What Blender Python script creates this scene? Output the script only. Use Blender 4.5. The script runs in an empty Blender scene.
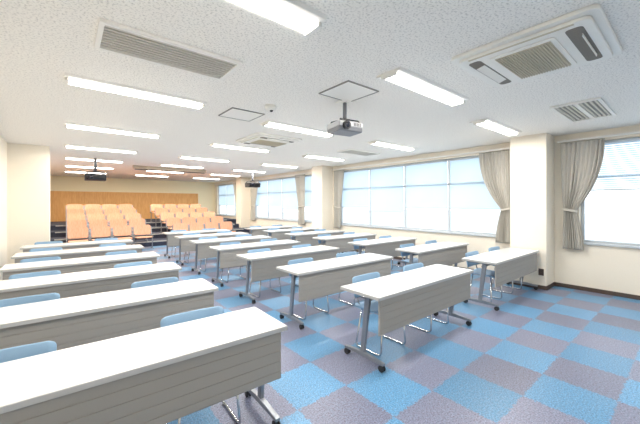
import bpy, bmesh, math, random
from mathutils import Vector, Matrix
random.seed(7)
S = bpy.context.scene
C = S.collection
try:
    S.view_settings.view_transform = 'Standard'
    S.view_settings.look = 'None'
    S.view_settings.exposure = 0.03
except Exception as e:
    print(e)

# ---------------------------------------------------------------- materials
def lin(c):
    return tuple(((v/255)/12.92 if v/255 <= .04045 else ((v/255+.055)/1.055)**2.4) for v in c)+(1,)

def mat(name, rgb, rough=.5, metal=0., nscale=30, namt=.04, bump=0., bscale=200, emit=0, ecol=(255,255,255)):
    m = bpy.data.materials.new(name); m.use_nodes = True
    nt = m.node_tree; b = nt.nodes['Principled BSDF']
    b.inputs['Roughness'].default_value = rough; b.inputs['Metallic'].default_value = metal
    tc = nt.nodes.new('ShaderNodeTexCoord')
    n = nt.nodes.new('ShaderNodeTexNoise'); n.inputs['Scale'].default_value = nscale
    nt.links.new(tc.outputs['Object'], n.inputs['Vector'])
    mx = nt.nodes.new('ShaderNodeMix'); mx.data_type = 'RGBA'
    c = lin(rgb)
    mx.inputs[6].default_value = tuple(v*(1-namt) for v in c[:3])+(1,)
    mx.inputs[7].default_value = tuple(min(1, v*(1+namt)) for v in c[:3])+(1,)
    nt.links.new(n.outputs['Fac'], mx.inputs[0]); nt.links.new(mx.outputs[2], b.inputs['Base Color'])
    if bump:
        n2 = nt.nodes.new('ShaderNodeTexNoise'); n2.inputs['Scale'].default_value = bscale
        nt.links.new(tc.outputs['Object'], n2.inputs['Vector'])
        bp = nt.nodes.new('ShaderNodeBump'); bp.inputs['Strength'].default_value = bump; bp.inputs['Distance'].default_value = .004
        nt.links.new(n2.outputs['Fac'], bp.inputs['Height']); nt.links.new(bp.outputs['Normal'], b.inputs['Normal'])
    if emit:
        b.inputs['Emission Color'].default_value = lin(ecol); b.inputs['Emission Strength'].default_value = emit
    return m

def carpet_mat():
    m = bpy.data.materials.new('carpet_tiles'); m.use_nodes = True
    nt = m.node_tree; N = nt.nodes; L = nt.links; b = N['Principled BSDF']
    b.inputs['Roughness'].default_value = .36
    tc = N.new('ShaderNodeTexCoord')
    nd = N.new('ShaderNodeTexNoise'); nd.inputs['Scale'].default_value = 45
    L.new(tc.outputs['Object'], nd.inputs['Vector'])
    sb = N.new('ShaderNodeVectorMath'); sb.operation = 'SUBTRACT'; sb.inputs[1].default_value = (.5, .5, .5); L.new(nd.outputs['Color'], sb.inputs[0])
    ss = N.new('ShaderNodeVectorMath'); ss.operation = 'SCALE'; ss.inputs['Scale'].default_value = .07; L.new(sb.outputs[0], ss.inputs[0])
    ad = N.new('ShaderNodeVectorMath'); ad.operation = 'ADD'; L.new(tc.outputs['Object'], ad.inputs[0]); L.new(ss.outputs[0], ad.inputs[1])
    mp = N.new('ShaderNodeMapping'); mp.inputs['Scale'].default_value = (2, 2, 0); mp.inputs['Location'].default_value = (.3, .2, .5)
    L.new(ad.outputs[0], mp.inputs['Vector'])
    ch = N.new('ShaderNodeTexChecker'); ch.inputs['Scale'].default_value = 1
    L.new(mp.outputs['Vector'], ch.inputs['Vector'])
    fl = N.new('ShaderNodeVectorMath'); fl.operation = 'FLOOR'; L.new(mp.outputs['Vector'], fl.inputs[0])
    wn = N.new('ShaderNodeTexWhiteNoise'); L.new(fl.outputs[0], wn.inputs['Vector'])
    cm = N.new('ShaderNodeMix'); cm.data_type = 'RGBA'
    cm.inputs[6].default_value = lin((122, 121, 142)); cm.inputs[7].default_value = lin((88, 144, 184))
    L.new(ch.outputs['Fac'], cm.inputs[0])
    # loose fibres of another tone in every tile
    nf = N.new('ShaderNodeTexNoise'); nf.inputs['Scale'].default_value = 38; nf.inputs['Detail'].default_value = 7; nf.inputs['Roughness'].default_value = .75
    L.new(tc.outputs['Object'], nf.inputs['Vector'])
    rf = N.new('ShaderNodeMapRange'); rf.inputs[1].default_value = .42; rf.inputs[2].default_value = .72; rf.inputs[3].default_value = 0; rf.inputs[4].default_value = .6
    L.new(nf.outputs['Fac'], rf.inputs[0])
    cf = N.new('ShaderNodeMix'); cf.data_type = 'RGBA'; cf.inputs[7].default_value = lin((134, 156, 182))
    L.new(rf.outputs[0], cf.inputs[0]); L.new(cm.outputs[2], cf.inputs[6])
    n = N.new('ShaderNodeTexNoise'); n.inputs['Scale'].default_value = 90; n.inputs['Detail'].default_value = 4
    L.new(tc.outputs['Object'], n.inputs['Vector'])
    r1 = N.new('ShaderNodeMapRange'); r1.inputs[1].default_value = .3; r1.inputs[2].default_value = .7; r1.inputs[3].default_value = .5; r1.inputs[4].default_value = 1.45
    L.new(n.outputs['Fac'], r1.inputs[0])
    r2 = N.new('ShaderNodeMapRange'); r2.inputs[3].default_value = .84; r2.inputs[4].default_value = 1.14
    L.new(wn.outputs['Value'], r2.inputs[0])
    mu = N.new('ShaderNodeMath'); mu.operation = 'MULTIPLY'; L.new(r1.outputs[0], mu.inputs[0]); L.new(r2.outputs[0], mu.inputs[1])
    sc = N.new('ShaderNodeVectorMath'); sc.operation = 'SCALE'; L.new(cf.outputs[2], sc.inputs[0]); L.new(mu.outputs[0], sc.inputs['Scale'])
    L.new(sc.outputs[0], b.inputs['Base Color'])
    bp = N.new('ShaderNodeBump'); bp.inputs['Strength'].default_value = .25; bp.inputs['Distance'].default_value = .004
    L.new(n.outputs['Fac'], bp.inputs['Height']); L.new(bp.outputs['Normal'], b.inputs['Normal'])
    return m

def ceiling_mat():
    m = bpy.data.materials.new('rough_ceiling_board'); m.use_nodes = True
    nt = m.node_tree; N = nt.nodes; L = nt.links; b = N['Principled BSDF']
    b.inputs['Roughness'].default_value = .9
    tc = N.new('ShaderNodeTexCoord')
    n = N.new('ShaderNodeTexNoise'); n.inputs['Scale'].default_value = 65; n.inputs['Detail'].default_value = 4
    L.new(tc.outputs['Object'], n.inputs['Vector'])
    cr = N.new('ShaderNodeValToRGB')
    cr.color_ramp.elements[0].position = .34; cr.color_ramp.elements[0].color = lin((216, 211, 204))
    cr.color_ramp.elements[1].position = .5; cr.color_ramp.elements[1].color = lin((250, 245, 237))
    L.new(n.outputs['Fac'], cr.inputs[0]); L.new(cr.outputs[0], b.inputs['Base Color'])
    bp = N.new('ShaderNodeBump'); bp.inputs['Strength'].default_value = .18; bp.inputs['Distance'].default_value = .006
    L.new(n.outputs['Fac'], bp.inputs['Height']); L.new(bp.outputs['Normal'], b.inputs['Normal'])
    return m

def wood_mat(name, a, bb, scale=6):
    m = bpy.data.materials.new(name); m.use_nodes = True
    nt = m.node_tree; N = nt.nodes; L = nt.links; b = N['Principled BSDF']; b.inputs['Roughness'].default_value = .55
    tc = N.new('ShaderNodeTexCoord'); mp = N.new('ShaderNodeMapping'); mp.inputs['Scale'].default_value = (1, 1, .15)
    L.new(tc.outputs['Object'], mp.inputs['Vector'])
    n = N.new('ShaderNodeTexNoise'); n.inputs['Scale'].default_value = scale*4; n.inputs['Detail'].default_value = 6
    L.new(mp.outputs['Vector'], n.inputs['Vector'])
    cr = N.new('ShaderNodeValToRGB'); cr.color_ramp.elements[0].position = .3; cr.color_ramp.elements[1].position = .7
    cr.color_ramp.elements[0].color = lin(a); cr.color_ramp.elements[1].color = lin(bb)
    L.new(n.outputs['Fac'], cr.inputs[0]); L.new(cr.outputs[0], b.inputs['Base Color'])
    return m

def glass_mat():
    m = bpy.data.materials.new('window_glass'); m.use_nodes = True
    nt = m.node_tree; N = nt.nodes; L = nt.links
    N.remove(N['Principled BSDF'])
    t = N.new('ShaderNodeBsdfTransparent'); t.inputs[0].default_value = (.97, .99, 1, 1)
    g = N.new('ShaderNodeBsdfGlossy'); g.inputs['Roughness'].default_value = .02
    mx = N.new('ShaderNodeMixShader'); mx.inputs[0].default_value = .05
    L.new(t.outputs[0], mx.inputs[1]); L.new(g.outputs[0], mx.inputs[2]); L.new(mx.outputs[0], N['Material Output'].inputs[0])
    return m

def cloth_mat(name, c1, c2, fac, scale=3):
    m = bpy.data.materials.new(name); m.use_nodes = True
    nt = m.node_tree; N = nt.nodes; L = nt.links
    N.remove(N['Principled BSDF'])
    tc = N.new('ShaderNodeTexCoord'); n = N.new('ShaderNodeTexNoise'); n.inputs['Scale'].default_value = scale
    L.new(tc.outputs['Object'], n.inputs['Vector'])
    cr = N.new('ShaderNodeValToRGB'); cr.color_ramp.elements[0].color = lin(c1); cr.color_ramp.elements[1].color = lin(c2)
    L.new(n.outputs['Fac'], cr.inputs[0])
    d = N.new('ShaderNodeBsdfDiffuse'); t = N.new('ShaderNodeBsdfTranslucent')
    L.new(cr.outputs[0], d.inputs[0]); L.new(cr.outputs[0], t.inputs[0])
    mx = N.new('ShaderNodeMixShader'); mx.inputs[0].default_value = fac
    L.new(d.outputs[0], mx.inputs[1]); L.new(t.outputs[0], mx.inputs[2]); L.new(mx.outputs[0], N['Material Output'].inputs[0])
    return m

M = dict(
    carpet=carpet_mat(), ceiling=ceiling_mat(),
    wall=mat('cream_wall', (244, 235, 219), .85, bump=.1, namt=.015),
    backwall=mat('yellow_cream_wall', (253, 241, 208), .85, namt=.02),
    wood=wood_mat('honey_wood', (226, 166, 100), (240, 188, 122)),
    peach=wood_mat('peach_ply', (222, 160, 126), (234, 178, 146), 8),
    base=mat('baseboard_dark', (84, 70, 62), .6),
    top=mat('white_laminate', (228, 227, 225), .2, namt=.01),
    edge=mat('grey_edge', (190, 189, 187), .4, namt=.01),
    panel=mat('grey_beige_panel', (160, 156, 150), .9, nscale=1, namt=.002),
    metal=mat('silver_grey_metal', (150, 153, 158), .35, .6, namt=.02),
    chrome=mat('chrome', (205, 208, 212), .18, 1, namt=.01),
    dark=mat('dark_rubber', (45, 45, 48), .6),
    black=mat('black_plastic', (28, 28, 32), .4),
    blue=mat('light_blue_plastic', (144, 178, 208), .4, namt=.02),
    white=mat('white_plastic', (244, 240, 232), .45, namt=.01),
    greyplastic=mat('projector_grey', (200, 201, 204), .4, namt=.02),
    midgrey=mat('projector_mid_grey', (120, 122, 128), .4, namt=.02),
    grille=mat('grille_beige', (206, 194, 170), .6, namt=.05),
    ventgrey=mat('vent_grey', (140, 136, 130), .6, namt=.04),
    ventslat=mat('vent_slat_grey', (210, 204, 192), .6, namt=.04),
    slot=mat('slot_grey', (128, 120, 110), .7),
    alu=mat('aluminium_frame', (190, 196, 201), .5, 0, namt=.02),
    curtain=mat('taupe_curtain', (188, 184, 175), .9, nscale=60, namt=.05, bump=.1),
    tie=mat('curtain_tie', (205, 200, 190), .8),
    tube=mat('lamp_diffuser', (255, 255, 255), .5, emit=10, ecol=(255, 251, 244)),
    step=mat('dark_step_carpet', (60, 64, 80), .95, nscale=120, namt=.2),
    nosing=mat('step_nosing', (190, 190, 186), .5),
    screen=mat('screen_case', (190, 172, 150), .6),
    lens=mat('lens_glass', (20, 22, 40), .05),
    glass=glass_mat(), blind=cloth_mat('blind_slat', (210, 224, 232), (226, 236, 243), .6),
    shade=cloth_mat('blue_roller_shade', (205, 222, 234), (218, 232, 242), .64, 1.2),
    ground=mat('outdoor_ground', (205, 213, 220), .9, nscale=.3, namt=.1),
)

# ---------------------------------------------------------------- helpers
class MB:
    def __init__(s): s.bm = bmesh.new()
    def box(s, x0, x1, y0, y1, z0, z1):
        v = [s.bm.verts.new(p) for p in [(x0,y0,z0),(x1,y0,z0),(x1,y1,z0),(x0,y1,z0),(x0,y0,z1),(x1,y0,z1),(x1,y1,z1),(x0,y1,z1)]]
        for f in [(0,3,2,1),(4,5,6,7),(0,1,5,4),(1,2,6,5),(2,3,7,6),(3,0,4,7)]: s.bm.faces.new([v[i] for i in f])
        return s
    def prism_x(s, prof, x0, x1):       # prof: list of (y,z)
        a = [s.bm.verts.new((x0, y, z)) for y, z in prof]; b = [s.bm.verts.new((x1, y, z)) for y, z in prof]
        n = len(prof)
        for i in range(n): s.bm.faces.new([a[i], a[(i+1) % n], b[(i+1) % n], b[i]])
        s.bm.faces.new(a[::-1]); s.bm.faces.new(b)
        return s
    def prism_z(s, pts, z0, z1):        # pts: list of (x,y)
        a = [s.bm.verts.new((x, y, z0)) for x, y in pts]; b = [s.bm.verts.new((x, y, z1)) for x, y in pts]
        n = len(pts)
        for i in range(n): s.bm.faces.new([a[i], a[(i+1) % n], b[(i+1) % n], b[i]])
        s.bm.faces.new(a[::-1]); s.bm.faces.new(b)
        return s
    def tube(s, pts, r, seg=8, closed=False):
        pts = [Vector(p) for p in pts]; rings = []
        up = Vector((0, 0, 1)); prev = None
        for i, p in enumerate(pts):
            if i == 0: t = pts[1]-p
            elif i == len(pts)-1: t = p-pts[i-1]
            else: t = (pts[i+1]-p).normalized()+(p-pts[i-1]).normalized()
            t.normalize()
            if prev is None:
                a = t.cross(up if abs(t.z) < .9 else Vector((1, 0, 0))).normalized()
            else:
                a = (prev-t*prev.dot(t)).normalized()
            prev = a; b = t.cross(a)
            rings.append([s.bm.verts.new(p+a*math.cos(2*math.pi*k/seg)*r+b*math.sin(2*math.pi*k/seg)*r) for k in range(seg)])
        for i in range(len(rings)-1):
            for k in range(seg):
                s.bm.faces.new([rings[i][k], rings[i][(k+1) % seg], rings[i+1][(k+1) % seg], rings[i+1][k]])
        s.bm.faces.new(rings[0][::-1]); s.bm.faces.new(rings[-1])
        return s
    def lathe(s, c, axis, prof, seg=20):   # prof: (dist along axis, radius)
        ax = Vector(axis).normalized(); a = ax.cross(Vector((0, 0, 1)) if abs(ax.z) < .9 else Vector((1, 0, 0))).normalized(); b = ax.cross(a)
        c = Vector(c); rings = []
        for d, r in prof:
            rings.append([s.bm.verts.new(c+ax*d+a*math.cos(2*math.pi*k/seg)*r+b*math.sin(2*math.pi*k/seg)*r) for k in range(seg)])
        for i in range(len(rings)-1):
            for k in range(seg): s.bm.faces.new([rings[i][k], rings[i][(k+1) % seg], rings[i+1][(k+1) % seg], rings[i+1][k]])
        s.bm.faces.new(rings[0][::-1]); s.bm.faces.new(rings[-1])
        return s
    def sheet(s, fn, nu, nv):
        g = [[s.bm.verts.new(fn(i/nu, j/nv)) for i in range(nu+1)] for j in range(nv+1)]
        for j in range(nv):
            for i in range(nu): s.bm.faces.new([g[j][i], g[j][i+1], g[j+1][i+1], g[j+1][i]])
        return s
    def build(s, name, m, parent=None, bevel=0, solid=0, smooth=False, label=None, nobind=False):
        bmesh.ops.recalc_face_normals(s.bm, faces=s.bm.faces)
        me = bpy.data.meshes.new(name); s.bm.to_mesh(me); s.bm.free()
        if smooth:
            for p in me.polygons: p.use_smooth = True
        me.materials.append(m)
        o = bpy.data.objects.new(name, me); C.objects.link(o)
        if parent: o.parent = parent
        if solid:
            md = o.modifiers.new('thickness', 'SOLIDIFY'); md.thickness = solid; md.offset = 0
        if bevel:
            md = o.modifiers.new('bevel', 'BEVEL'); md.width = bevel; md.segments = 2; md.limit_method = 'ANGLE'
        if label: o['label'] = label
        return o

def rounded(pts, r=.04, n=4):
    pts = [Vector(p) for p in pts]; out = [pts[0]]
    for i in range(1, len(pts)-1):
        a, p, b = pts[i-1], pts[i], pts[i+1]
        ra = min(r, (a-p).length*.45); rb = min(r, (b-p).length*.45)
        p0 = p+(a-p).normalized()*ra; p1 = p+(b-p).normalized()*rb
        for k in range(n+1):
            t = k/n; out.append(p0*(1-t)**2+p*2*t*(1-t)+p1*t*t)
    out.append(pts[-1]); return out

def rrect(a, b, r, n=5):
    out = []
    for cx, cy, q0 in ((a-r, b-r, 0), (-a+r, b-r, 90), (-a+r, -b+r, 180), (a-r, -b+r, 270)):
        for k in range(n+1):
            q = math.radians(q0+90*k/n); out.append((cx+r*math.cos(q), cy+r*math.sin(q)))
    return out

def empty(name, loc=(0, 0, 0), rz=0):
    o = bpy.data.objects.new(name, None); o.empty_display_size = .1
    C.objects.link(o); o.location = loc; o.rotation_euler = (0, 0, rz); return o
def tag(o, label, cat, group=None):
    o['label'] = label; o['category'] = cat
    if group: o['group'] = group
    return o
def struct(o, label=None):
    o['kind'] = 'structure'
    if label: o['label'] = label
    return o
def copy_tree(o, parent=None):
    c = o.copy(); C.objects.link(c)
    if parent: c.parent = parent
    for ch in list(o.children): copy_tree(ch, c)
    return c

H = 2.8; XL = -.92; XR = 7.1; XP = 6.62; YF = -3.6; YB = 18.8; SILL = .84; WTOP = 2.62
# ---------------------------------------------------------------- shell
struct(MB().box(XL-.3, XR+.3, YF-.2, YB+.2, -.15, 0).build('floor', M['carpet']), 'blue and mauve carpet tiles laid in a checker pattern')
struct(MB().box(XL-.3, XR+.3, YF-.2, YB+.2, H, H+.15).build('ceiling', M['ceiling']), 'white rough textured ceiling board')
windows = [(-3.2, 1.35), (2.55, 7.65), (8.85, 13.75), (14.95, 18.4)]
pillars = [(1.72, 2.3), (7.95, 8.5), (14.1, 14.65)]
w = MB()
ys = YF-.2
for a, b in windows:
    w.box(XR, XR+.25, ys, a, 0, H)
    w.box(XR, XR+.25, a, b, 0, SILL); w.box(XR, XR+.25, a, b, WTOP, H)
    ys = b
w.box(XR, XR+.25, ys, YB+.2, 0, H)
for a, b in pillars: w.box(XP, XR+.01, a, b, 0, H)
struct(w.build('wall_right', M['wall']), 'cream window wall with protruding square pillars')
w = MB(); w.box(XL-.25, XL, YF-.2, YB+.2, 0, H); w.box(XL-.01, -.26, 9.1, 9.7, 0, H)
struct(w.build('wall_left', M['wall']), 'cream side wall with one protruding pillar')
struct(MB().box(XL, XR, YF-.2, YF, 0, H).build('wall_front', M['wall']))
struct(MB().box(XL, XR, YB, YB+.2, 0, H).build('wall_back', M['backwall']), 'pale yellow wall at the back of the tiered seats')
struct(MB().box(XL, 6.1, YB-.03, YB, .6, 2.1).build('trim_1', M['wood'], bevel=.004), 'honey coloured wooden wainscot on the back wall')
b = MB()
t = .012; bh = .07
segs = [(YF, 1.72), (2.3, 7.95), (8.5, 14.1)]
for a, c in segs: b.box(XR-t, XR, a, c, 0, bh)
for a, c in pillars[:2]:
    b.box(XP-t, XP, a-t, c+t, 0, bh); b.box(XP, XR, a-t, a, 0, bh); b.box(XP, XR, c, c+t, 0, bh)
struct(b.build('baseboard_right', M['base']))
b = MB(); b.box(XL, XL+t, YF, 9.1, 0, bh); b.box(XL, -.26+t, 9.1-t, 9.1, 0, bh); b.box(-.26, -.26+t, 9.1, 9.7, 0, bh)
struct(b.build('baseboard_left', M['base']))

# windows
wname = ['the right-hand window nearest the camera', 'the big window between the two near pillars', 'the window between the second and third pillars', 'the window beside the tiered seats']
sname = ['', 'the big near window', 'the window beyond the second pillar', 'the window beside the tiered seats']
for wi, (a, bb) in enumerate(windows):
    n = 4 if bb-a > 4 else 3
    root = struct(empty('window_%d' % (wi+1), (XR+.12, (a+bb)/2, SILL)), 'wide aluminium framed window above the sill')
    h = WTOP-SILL; L = bb-a
    f = MB()
    f.box(-.04, .04, -L/2, L/2, 0, .05); f.box(-.04, .04, -L/2, L/2, h-.05, h)
    f.box(-.03, .03, -L/2, L/2, 1.15, 1.185)
    for k in range(n+1):
        y = -L/2+.03+(L-.06)*k/n; f.box(-.03, .03, y-.021, y+.021, 0, h)
    f.build('window_frame', M['alu'], root, bevel=.004)
    for k in range(n):
        y0 = -L/2+L*k/n+.05; y1 = y0+L/n-.1
        g = MB(); g.box(-.004, .004, y0-.03, y1+.03, .05, 1.152); g.box(-.004, .004, y0-.03, y1+.03, 1.184, h-.05)
        g.build('pane', M['glass'], root)
    MB().box(-.16, -.04, -L/2, L/2, -.02, .012).build('sill', M['alu'], root, bevel=.003)
    if wi == 0: continue
    # a translucent roller shade inside every bay
    cnt = ['nearest', 'second', 'third', 'fourth']
    for k in range(n):
        yc = a+.03+(L-.06)*(k+.5)/n; hw = (L-.06)/n/2-.025
        zb = 1.42+(.0 if (k+wi) % 3 else -.12)
        r = tag(empty('roller_shade', (XR+.07, yc, WTOP)), 'pale blue roller shade, %s bay of %s' % (cnt[k], sname[wi]), 'roller shade', 'pale blue roller shades')
        MB().lathe((0, -hw, -.04), (0, 1, 0), [(0, .018), (2*hw, .018)], 14).build('roller_tube', M['alu'], r, smooth=True)
        MB().sheet(lambda u, v: (.017-.002*math.sin(v*6), -hw+.01+(2*hw-.02)*u, -.04+(zb-WTOP+.04)*v), 1, 12).build('shade_cloth', M['shade'], r, smooth=True)
        MB().box(.008, .024, -hw+.01, hw-.01, zb-WTOP-.012, zb-WTOP+.006).build('bottom_rail', M['alu'], r, bevel=.002)
struct(MB().box(XR+.3, 400, -300, 300, -9.2, -9).build('ground', M['ground']), 'pale ground far outside the windows')

# slatted blinds of the nearest window
a, bb = windows[0]; L = bb-a
for k in range(2):
    y0 = a+.03+(L-.06)*k/2+.01; y1 = a+.03+(L-.06)*(k+1)/2-.01
    zb = 1.75
    r = tag(empty('window_blind', (XR+.04, (y0+y1)/2, WTOP)), 'pale slatted blind, %s half of %s' % (['far right', 'left'][k], wname[0]), 'blind', 'slatted window blinds')
    hw = (y1-y0)/2
    MB().box(-.02, .02, -hw, hw, -.05, -.012).build('headrail', M['alu'], r, bevel=.003)
    s = MB(); z = -.075
    while WTOP+z > zb+.03:
        s.sheet(lambda u, v: (-.016+.032*v, -hw+2*hw*u, z+.010-.02*v+.004*math.sin(math.pi*v)), 1, 3); z -= .035
    s.build('slats', M['blind'], r, smooth=True)
    MB().box(-.014, .014, -hw, hw, z-.01, z+.012).build('bottom_rail', M['alu'], r, bevel=.003)

# curtains
def curtain(y0, y1, side, label, z0=.72, tie=1.42, waist=.18, power=2.2, tail=.3):
    W = y1-y0; zt = 2.64
    cyc = max(7, int(W/.06))
    def wid(z):
        t = (zt-z)/(zt-z0); tt = (zt-tie)/(zt-z0)
        if t < tt:
            q = t/tt; return W-(W-waist)*(q**power)
        q = (t-tt)/(1-tt); return waist+(max(waist, min(tail, W*.7))-waist)*math.sin(q*math.pi/2)
    rnd = [random.uniform(-.5, .5) for _ in range(40)]
    def fn(u, v):
        z = zt-(zt-z0)*v; ww = wid(z); amp = .02+.018*(1-ww/W)
        if side > 0: y = y1-ww*(1-u)-.06*(1-ww/W)
        else: y = y0+ww*u+.06*(1-ww/W)
        k = u*cyc; i = int(k); f = k-i; ph = rnd[i % 40]*(1-f)+rnd[(i+1) % 40]*f
        x = XR-.085+amp*math.sin(k*2*math.pi+ph*4+.8*math.sin(3*v+u*4))*(.65+.35*math.sin(u*9+1+v*2))
        return (x, y, z)
    root = tag(empty('curtain', (XR-.085, (y0+y1)/2, z0)), label, 'curtain', 'taupe gathered curtains')
    def fl(u, v):
        p = fn(u, v); return (p[0]-root.location.x, p[1]-root.location.y, p[2]-root.location.z)
    MB().sheet(fl, cyc*9, 48).build('curtain_cloth', M['curtain'], root, solid=.004, smooth=True)
    p0 = fn(0, (zt-tie)/(zt-z0)); p1 = fn(1, (zt-tie)/(zt-z0)); c = (p0[1]+p1[1])/2
    tb = MB()
    pts = [(math.cos(q)*.058, c-root.location.y+math.sin(q)*(waist/2+.01), tie-z0+.02*math.sin(q)*side) for q in [k*2*math.pi/24 for k in range(25)]]
    for dz in (-.012, 0, .012): tb.tube([(p[0], p[1], p[2]+dz) for p in pts], .01, 6)
    tb.build('tieback', M['tie'], root, smooth=True)
curtain(1.0, 1.6, 1, 'taupe curtain tied back on the right side of the nearest pillar')
curtain(2.38, 3.05, -1, 'taupe curtain tied back on the left side of the nearest pillar')
curtain(7.3, 7.8, 1, 'slim taupe curtain right of the second pillar, far end of the big window', waist=.3, power=1.2)
curtain(9.45, 10.1, -1, 'slim taupe curtain left of the second pillar', waist=.4, power=1.2)
curtain(13.1, 13.9, 1, 'taupe curtain just before the third pillar', waist=.45, power=1.2)
curtain(15.0, 15.9, -1, 'taupe curtain beside the tiered seats, behind the third pillar', waist=.5, power=1.2)
for (y0, y1), nm in zip([(-3.4, 1.65), (2.37, 7.9), (8.55, 14.05), (14.7, 18.6)], wname):
    r = tag(empty('curtain_rail', (XR-.085, (y0+y1)/2, 2.67)), 'white curtain rail above %s' % nm, 'curtain rail', 'curtain rails')
    hw = (y1-y0)/2
    MB().box(-.03, .03, -hw, hw, -.015, .015).build('rail', M['white'], r, bevel=.003)
    bk = MB()
    for k in range(4): y = -hw+.1+(2*hw-.2)*k/3; bk.box(-.01, .085, y-.015, y+.015, .005, .03)
    bk.build('bracket', M['white'], r)

# ---------------------------------------------------------------- tiers and lecture seats
Y0 = 11.9; RS = .175; RD = .95; NT = 5
for k in range(1, NT):
    y = Y0+RD*k-.42
    y1 = y+RD if k < NT-1 else YB
    struct(MB().box(XL, XR, y, y1, 0, RS*k).build('floor', M['step']), 'dark stepped platform under the tiered seats')
    struct(MB().box(XL+.66, 6.4, y-.012, y+.04, RS*k-.03, RS*k+.004).build('trim_%d' % (k+1), M['nosing']), 'pale step nosing')

def make_seat():
    r = empty('lecture_seat')
    def back(u, v):
        h = .33; z = .47+h*v; rr = .055; d = min(v, 1-v)*h
        ww = .252 if d > rr else .252-rr+math.sqrt(max(0, rr*rr-(rr-d)**2))
        x = (u*2-1)*ww
        return (x, .18+.08*v-.03*(x/.265)**2, z)
    MB().sheet(back, 8, 16).build('backrest', M['peach'], r, solid=.02, smooth=False)
    def seat(u, v):
        d = .36; ww = .24 if v > .1 else .24-.03*(1-v/.1)
        x = (u*2-1)*ww
        return (x, -.2+d*v, .42-.03*math.sin(v*math.pi*.8)-(.03*(1-v/.15)**2 if v < .15 else 0))
    MB().sheet(seat, 6, 12).build('seat', M['peach'], r, solid=.028)
    for sx in (-1, 1):
        l = MB(); x = sx*.272
        l.box(x-.011, x+.011, -.02, .05, .0, .42); l.box(x-.011, x+.011, -.16, .2, 0, .03); l.box(x-.011, x+.011, -.12, .2, .4, .44)
        l.prism_x([(.12, .42), (.18, .42), (.25, .75), (.21, .75)], x-.011, x+.011)
        l.build('leg', M['metal'], r, bevel=.003)
    return r
ORD = ['first', 'second', 'third', 'fourth', 'fifth', 'sixth', 'seventh', 'eighth']
seat0 = make_seat(); used = False
blocks = [('left', [.32+.58*i for i in range(4)]), ('right', [3.3+.58*i for i in range(4)])]
for k in range(NT):
    for bn, xs in blocks:
        for i, x in enumerate(xs):
            o = seat0 if not used else copy_tree(seat0); used = True
            o.location = (x, Y0+RD*k, RS*k)
            rown = 'front row' if k == 0 else ('top row' if k == NT-1 else ORD[k]+' row up')
            tag(o, 'peach lecture seat, %s block, %s, %s from the left' % (bn, rown, ORD[i]), 'seat', 'peach lecture seats, %s block' % bn)

# ---------------------------------------------------------------- tables
TL = 1.84; TD = .5
def make_table():
    r = empty('training_table')
    hl = TL/2; hd = TD/2
    top = MB().box(-hl, hl, -hd, hd, .672, .7).build('tabletop', M['top'], r, bevel=.004)
    e = MB()
    e.box(-hl-.003, hl+.003, -hd-.004, -hd, .668, .697); e.box(-hl-.003, hl+.003, hd, hd+.004, .668, .697)
    e.box(-hl-.004, -hl, -hd, hd, .668, .697); e.box(hl, hl+.004, -hd, hd, .668, .697)
    e.build('edge_band', M['edge'], top, bevel=.0015)
    y = -hd+.02
    prof = [(y, .665)]
    for g in (.60, .53, .46, .39):
        prof += [(y, g+.004), (y+.004, g+.002), (y+.004, g-.002), (y, g-.004)]
    prof += [(y, .345), (y+.006, .335), (y+.018, .335), (y+.018, .665)]
    MB().prism_x(prof, -hl+.035, hl-.035).build('modesty_panel', M['panel'], r)
    for sx in (-1, 1):
        x = sx*(hl-.07)
        l = MB()
        l.prism_x([(-.09, .672), (-.03, .672), (.035, .09), (-.015, .09)], x-.015, x+.015)
        l.box(x-.02, x+.02, -.19, .19, .645, .672)
        lo = l.build('leg', M['metal'], r, bevel=.004)
        f = MB().prism_x([(-.25, .085), (-.25, .062), (.25, .062), (.25, .085), (.06, .105), (-.05, .105)], x-.018, x+.018)
        f.build('foot_bar', M['metal'], lo, bevel=.004)
        for sy in (-1, 1):
            c = MB()
            for q in (-.02, .008): c.lathe((x+q, sy*.225, .0305), (1, 0, 0), [(0, .024), (.002, .03), (.01, .03), (.012, .024)], 16)
            c.box(x-.006, x+.006, sy*.225-.01, sy*.225+.01, .03, .064)
            c.build('caster', M['dark'], lo)
    MB().tube([(-hl+.08, -.02, .6), (hl-.08, -.02, .6)], .014).build('crossbar', M['metal'], r, smooth=True)
    return r

def make_chair():
    r = empty('blue_chair')
    def seat(u, v):
        d = .42; ww = .215-(.03*(1-v/.12)**2 if v < .12 else 0)-(.03*((v-.88)/.12)**2 if v > .88 else 0)
        x = (u*2-1)*ww
        return (x, -.21+d*v, .435+.012*(x/.2)**2-.012*math.sin(v*math.pi)-(.035*(1-v/.2)**2 if v < .2 else 0))
    MB().sheet(seat, 10, 14).build('seat', M['blue'], r, solid=.012, smooth=True)
    def back(u, v):
        h = .22; z = .518+h*v; rr = .035; d = min(v, 1-v)*h
        ww = .225 if d > rr else .225-rr+math.sqrt(max(0, rr*rr-(rr-d)**2))
        x = (u*2-1)*ww
        return (x, .195+.04*v-.02*(x/.22)**2, z)
    MB().sheet(back, 12, 24).build('backrest', M['blue'], r, solid=.014, smooth=True)
    for sx in (-1, 1):
        pts = rounded([(sx*.17, -.15, .42), (sx*.205, -.17, .011), (sx*.205, .18, .011), (sx*.17, .12, .42)], .05)
        MB().tube(pts, .010).build('leg', M['chrome'], r, smooth=True)
        pts = rounded([(sx*.15, .0, .425), (sx*.15, .2, .43), (sx*.15, .226, .65)], .06)
        MB().tube(pts, .009).build('back_post', M['chrome'], r, smooth=True)
    MB().tube([(-.17, -.13, .418), (.17, -.13, .418)], .008).build('crossbar', M['chrome'], r, smooth=True)
    return r

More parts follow.
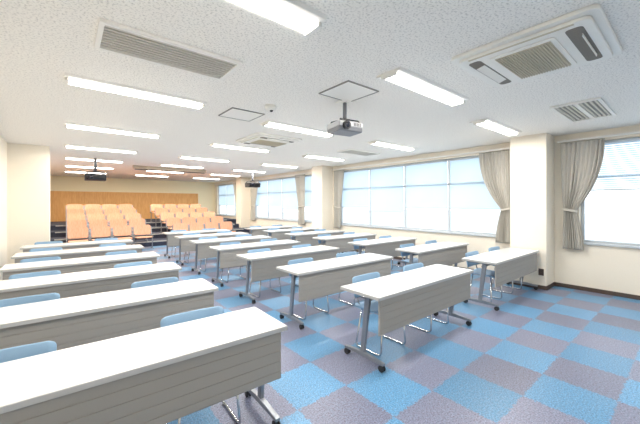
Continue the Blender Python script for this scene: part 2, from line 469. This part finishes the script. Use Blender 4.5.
cols = [('left', -.64, [.36, 1.36], 6), ('middle', 2.18, [.46, 1.37], 7), ('right', 4.74, [.46, 1.34], 7)]
t0 = make_table(); c0 = make_chair(); ut = uc = False
for ci, (cn, x0, offs, NR) in enumerate(cols):
    for k in range(NR):
        y = 1.82+1.25*k
        rot = math.radians(-1.6) if ci == 0 else 0.
        o = t0 if not ut else copy_tree(t0); ut = True
        cy = y+TD/2+(.02 if ci == 0 else 0); cx = x0+TL/2
        o.location = (cx, cy, 0); o.rotation_euler.z = rot
        near = 'nearest the camera' if k == 0 else ('farthest back' if k == NR-1 else ORD[k]+' from the camera')
        tag(o, 'white folding table with grooved grey panel, %s column, %s' % (cn, near), 'table', 'white training tables in rows')
        for j, dx in enumerate(offs):
            c = c0 if not uc else copy_tree(c0); uc = True
            lx = dx-TL/2+random.uniform(0, .02); ly = .11+random.uniform(-.01, .02)
            c.location = (cx+lx*math.cos(rot)-ly*math.sin(rot), cy+lx*math.sin(rot)+ly*math.cos(rot), 0)
            c.rotation_euler.z = rot+math.radians(random.uniform(-1.5, 1.5))
            tag(c, 'light blue chair, %s place at the %s column table %s' % (['left', 'right'][j], cn, near), 'chair', 'blue chairs behind the tables')

# ---------------------------------------------------------------- ceiling things
def make_light():
    r = empty('ceiling_light')
    L = .68
    MB().prism_x([(-.15, 0), (.15, 0), (.13, -.02), (-.13, -.02)], -L, L).build('housing', M['white'], r, bevel=.003)
    MB().prism_x([(-.06, -.02), (.06, -.02), (.075, -.032), (.055, -.048), (-.055, -.048), (-.075, -.032)], -L+.03, L-.03).build('diffuser', M['tube'], r, bevel=.005)
    for sx in (-1, 1):
        MB().box(min(sx*(L-.03), sx*L), max(sx*(L-.03), sx*L), -.085, .085, -.05, -.019).build('end_cap', M['white'], r, bevel=.003)
    return r
l0 = make_light(); ul = False
lightd = bpy.data.lights.new('lamp', 'AREA'); lightd.shape = 'RECTANGLE'; lightd.size = 1.26; lightd.size_y = .1; lightd.energy = 30; lightd.color = (1, .965, .905)
lightw = lightd.copy(); lightw.color = (1, .92, .76); lightw.energy = 42
for cx, cn, rowsy in [(.68, 'left', [1.72, 4.0, 6.35, 8.7, 11.0, 13.3, 15.7]), (3.06, 'middle', [1.88, 4.25, 6.5, 8.8, 11.0, 13.3, 15.7]), (5.5, 'right', [2.1, 4.2, 6.5, 8.8, 11.0, 13.3, 15.7])]:
    for k, y in enumerate(rowsy):
        o = l0 if not ul else copy_tree(l0); ul = True
        o.location = (cx, y, H)
        near = 'nearest the camera' if k == 0 else ('farthest back' if k == len(rowsy)-1 else ORD[k]+' from the camera')
        tag(o, 'white lit ceiling light, %s line, %s' % (cn, near), 'ceiling light', 'fluorescent ceiling lights')
    for k, y in enumerate([-1.2]+rowsy):
        lo = bpy.data.objects.new('lamp', lightd if k < 6 else lightw); C.objects.link(lo); lo.location = (cx, y, H-.053)

def make_ac():
    r = empty('ceiling_air_conditioner'); a = .49
    p = MB()
    p.prism_z(rrect(a, a, .06), -.03, 0)
    p.prism_z(rrect(a-.05, a-.05, .05), -.055, -.03)
    p.build('panel', M['white'], r, bevel=.008)
    MB().prism_z(rrect(.34, .225, .03), -.065, -.054).build('intake_frame', M['white'], r, bevel=.004)
    g = MB().box(-.3, .3, -.19, .19, -.069, -.063)
    for k in range(19): y = -.18+.02*k; g.box(-.3, .3, y-.003, y+.003, -.077, -.068)
    g.build('intake_grille', M['grille'], r)
    for sy in (-1, 1):
        s = MB().prism_z([(x, y+sy*.335) for x, y in rrect(.36, .05, .03)], -.0575, -.052).build('outlet_slot', M['slot'], r)
        MB().prism_x([(sy*.33-.035, -.058), (sy*.33+.03*sy, -.078), (sy*.33+.035*sy, -.072), (sy*.33-.03, -.055)], -.24, .24).build('louver', M['white'], s)
    MB().box(-a+.06, -a+.08, -.35, .35, -.058, -.053).build('display_strip', M['grille'], r)
    return r
ac = make_ac(); ac.location = (3.05, .88, H)
tag(ac, 'large square white ceiling air conditioner nearest the camera, upper right', 'air conditioner', 'ceiling air conditioners')
ac2 = copy_tree(ac); ac2.location = (3.12, 5.4, H)
tag(ac2, 'white ceiling air conditioner farther back, beyond the hanging projector and hatch', 'air conditioner', 'ceiling air conditioners')
def make_vent(hx=.52, hy=.24, split=False):
    r = empty('ceiling_vent')
    f = MB(); t = .035
    f.box(-hx, hx, -hy, -hy+t, -.025, 0); f.box(-hx, hx, hy-t, hy, -.025, 0); f.box(-hx, -hx+t, -hy+t, hy-t, -.025, 0); f.box(hx-t, hx, -hy+t, hy-t, -.025, 0)
    if split: f.box(-hx+t, hx-t, -.025, .025, -.02, 0)
    f.build('vent_frame', M['white'], r, bevel=.003)
    MB().box(-hx+t, hx-t, -hy+t, hy-t, -.006, -.001).build('vent_panel', M['ventgrey'], r)
    s = MB()
    for k in range(9):
        y = -hy+.06+(2*hy-.12)*k/8
        if split and abs(y) < .035: continue
        s.box(-hx+t, hx-t, y-.011, y+.011, -.018, -.006)
    s.build('vent_slats', M['ventslat'], r)
    return r
v = make_vent(); v.location = (.7, 2.8, H); tag(v, 'grey slatted rectangular ceiling vent at upper left, nearest the camera', 'vent', 'ceiling vents')
v2 = make_vent(.55, .25, True); v2.location = (5.42, .98, H); tag(v2, 'two-part grey rectangular ceiling vent right of the large air conditioner', 'vent', 'ceiling vents')
v3 = copy_tree(v); v3.location = (5.6, 5.3, H); tag(v3, 'grey rectangular ceiling vent near the big window, farther back', 'vent', 'ceiling vents')
def make_hatch():
    r = empty('ceiling_hatch'); h = .24; f = MB(); t = .012
    f.box(-h, h, -h, -h+t, -.012, 0); f.box(-h, h, h-t, h, -.012, 0); f.box(-h, -h+t, -h+t, h-t, -.012, 0); f.box(h-t, h, -h+t, h-t, -.012, 0)
    f.build('hatch_frame', M['ventgrey'], r); MB().box(-h+t, h-t, -h+t, h-t, -.008, 0).build('hatch_panel', M['white'], r)
    return r
h1 = make_hatch(); h1.location = (2.47, 2.5, H); tag(h1, 'white square ceiling hatch just in front of the projector pole', 'ceiling hatch', 'ceiling hatches')
h2 = copy_tree(h1); h2.location = (1.93, 4.1, H); tag(h2, 'white square ceiling hatch beside the small round sensor', 'ceiling hatch', 'ceiling hatches')

def make_projector(bodymat, drop=.3):
    r = empty('projector')      # origin at the ceiling
    MB().box(-.09, .09, -.09, .09, -.012, 0).build('ceiling_plate', M['white'], r, bevel=.004)
    MB().tube([(0, 0, -.01), (0, 0, -drop+.05)], .024, 12).build('pole', M['midgrey'], r, smooth=True)
    bk = MB()
    bk.box(-.05, .05, -.04, .04, -drop+.04, -drop+.055)
    for sx in (-1, 1):
        for sy in (-1, 1): bk.tube([(sx*.04, sy*.03, -drop+.046), (sx*.13, sy*.1, -drop+.025), (sx*.14, sy*.11, -drop-.005)], .009, 6)
    bk.build('bracket', M['black'], r)
    d = -drop
    MB().prism_x([(-.15, d-.01), (-.13, d), (.15, d), (.15, d-.065), (-.15, d-.065)], -.17, .17).build('body', bodymat, r, bevel=.008)
    MB().prism_x([(-.148, d-.065), (.148, d-.065), (.14, d-.11), (.12, d-.12), (-.12, d-.12), (-.14, d-.11)], -.167, .167).build('lower_casing', M['black'] if bodymat == M['black'] else M['midgrey'], r, bevel=.006)
    MB().lathe((-.08, -.13, d-.058), (0, -1, 0), [(0, .05), (.05, .05), (.055, .04)], 24).build('lens_ring', M['black'], r)
    MB().lathe((-.08, -.184, d-.058), (0, -1, 0), [(0, .036), (.008, .03), (.012, .01)], 24).build('lens', M['lens'], r)
    vn = MB()
    for k in range(5): vn.box(.03+.022*k, .042+.022*k, -.153, -.149, d-.055, d-.018)
    vn.build('vent_slots', M['black'], r)
    return r
p = make_projector(M['greyplastic'], .27); p.location = (2.68, 2.78, H); p.rotation_euler.z = math.radians(-10)
tag(p, 'light grey projector hanging from a pole near the centre of the ceiling', 'projector')
p2 = make_projector(M['black'], .3); p2.location = (.66, 10.6, H); p2.scale = (1.4, 1.4, 1.5)
tag(p2, 'black projector hanging in front of the left block of tiered seats', 'projector', 'black hanging projectors')
p3 = copy_tree(p2); p3.location = (5.75, 11.2, H); tag(p3, 'black projector hanging near the windows at the back', 'projector', 'black hanging projectors')
r = tag(empty('ceiling_sensor', (2.05, 3.5, H)), 'small white ceiling sensor with a black eye beside the square hatch', 'sensor')
MB().lathe((0, 0, 0), (0, 0, -1), [(0, .075), (.03, .075), (.055, .06), (.07, .025)], 24).build('sensor_body', M['white'], r, smooth=True)
MB().lathe((0, -.02, -.06), (0, 0, -1), [(0, .024), (.014, .02), (.022, .006)], 16).build('sensor_eye', M['black'], r)
r = tag(empty('ceiling_screen_case', (2.95, 11.9, H)), 'long tan housing of a rolled projection screen on the ceiling before the tiers', 'screen case')
MB().prism_x([(-.08, 0), (.08, 0), (.08, -.09), (.05, -.11), (-.05, -.11), (-.08, -.09)], -1.2, 1.2).build('case', M['screen'], r, bevel=.004)
MB().box(-1.15, 1.15, -.012, .012, -.135, -.108).build('pull_bar', M['dark'], r)
# outlet
r = tag(empty('wall_outlet', (XP, 1.795, .31)), 'small dark wall outlet low on the nearest pillar', 'outlet')
MB().box(-.012, 0, -.04, .04, -.06, .06).build('cover_plate', M['base'], r, bevel=.003)
s = MB()
for dz in (-.025, .025):
    for dy in (-.01, .01): s.box(-.014, -.011, dy-.002, dy+.002, dz-.009, dz+.009)
s.build('socket_slots', M['black'], r)

# ---------------------------------------------------------------- world and camera
wd = bpy.data.worlds.new('World'); S.world = wd; wd.use_nodes = True
nt = wd.node_tree; bg = nt.nodes['Background']
tc = nt.nodes.new('ShaderNodeTexCoord'); sp = nt.nodes.new('ShaderNodeSeparateXYZ'); nt.links.new(tc.outputs['Generated'], sp.inputs[0])
cr = nt.nodes.new('ShaderNodeValToRGB'); cr.color_ramp.elements[0].position = 0; cr.color_ramp.elements[0].color = (.95, .98, 1, 1)
cr.color_ramp.elements[1].position = .7; cr.color_ramp.elements[1].color = (.86, .93, 1, 1)
nt.links.new(sp.outputs['Z'], cr.inputs[0]); nt.links.new(cr.outputs[0], bg.inputs['Color'])
bg.inputs['Strength'].default_value = 2.4

cam = bpy.data.cameras.new('Camera'); co = bpy.data.objects.new('Camera', cam); C.objects.link(co)
cam.sensor_width = 36; cam.lens = 36*311/640; cam.shift_y = -9/640; cam.clip_start = .05
co.location = (0, 0, 1.55); co.rotation_euler = (math.radians(90), 0, math.radians(-39.4))
S.camera = co
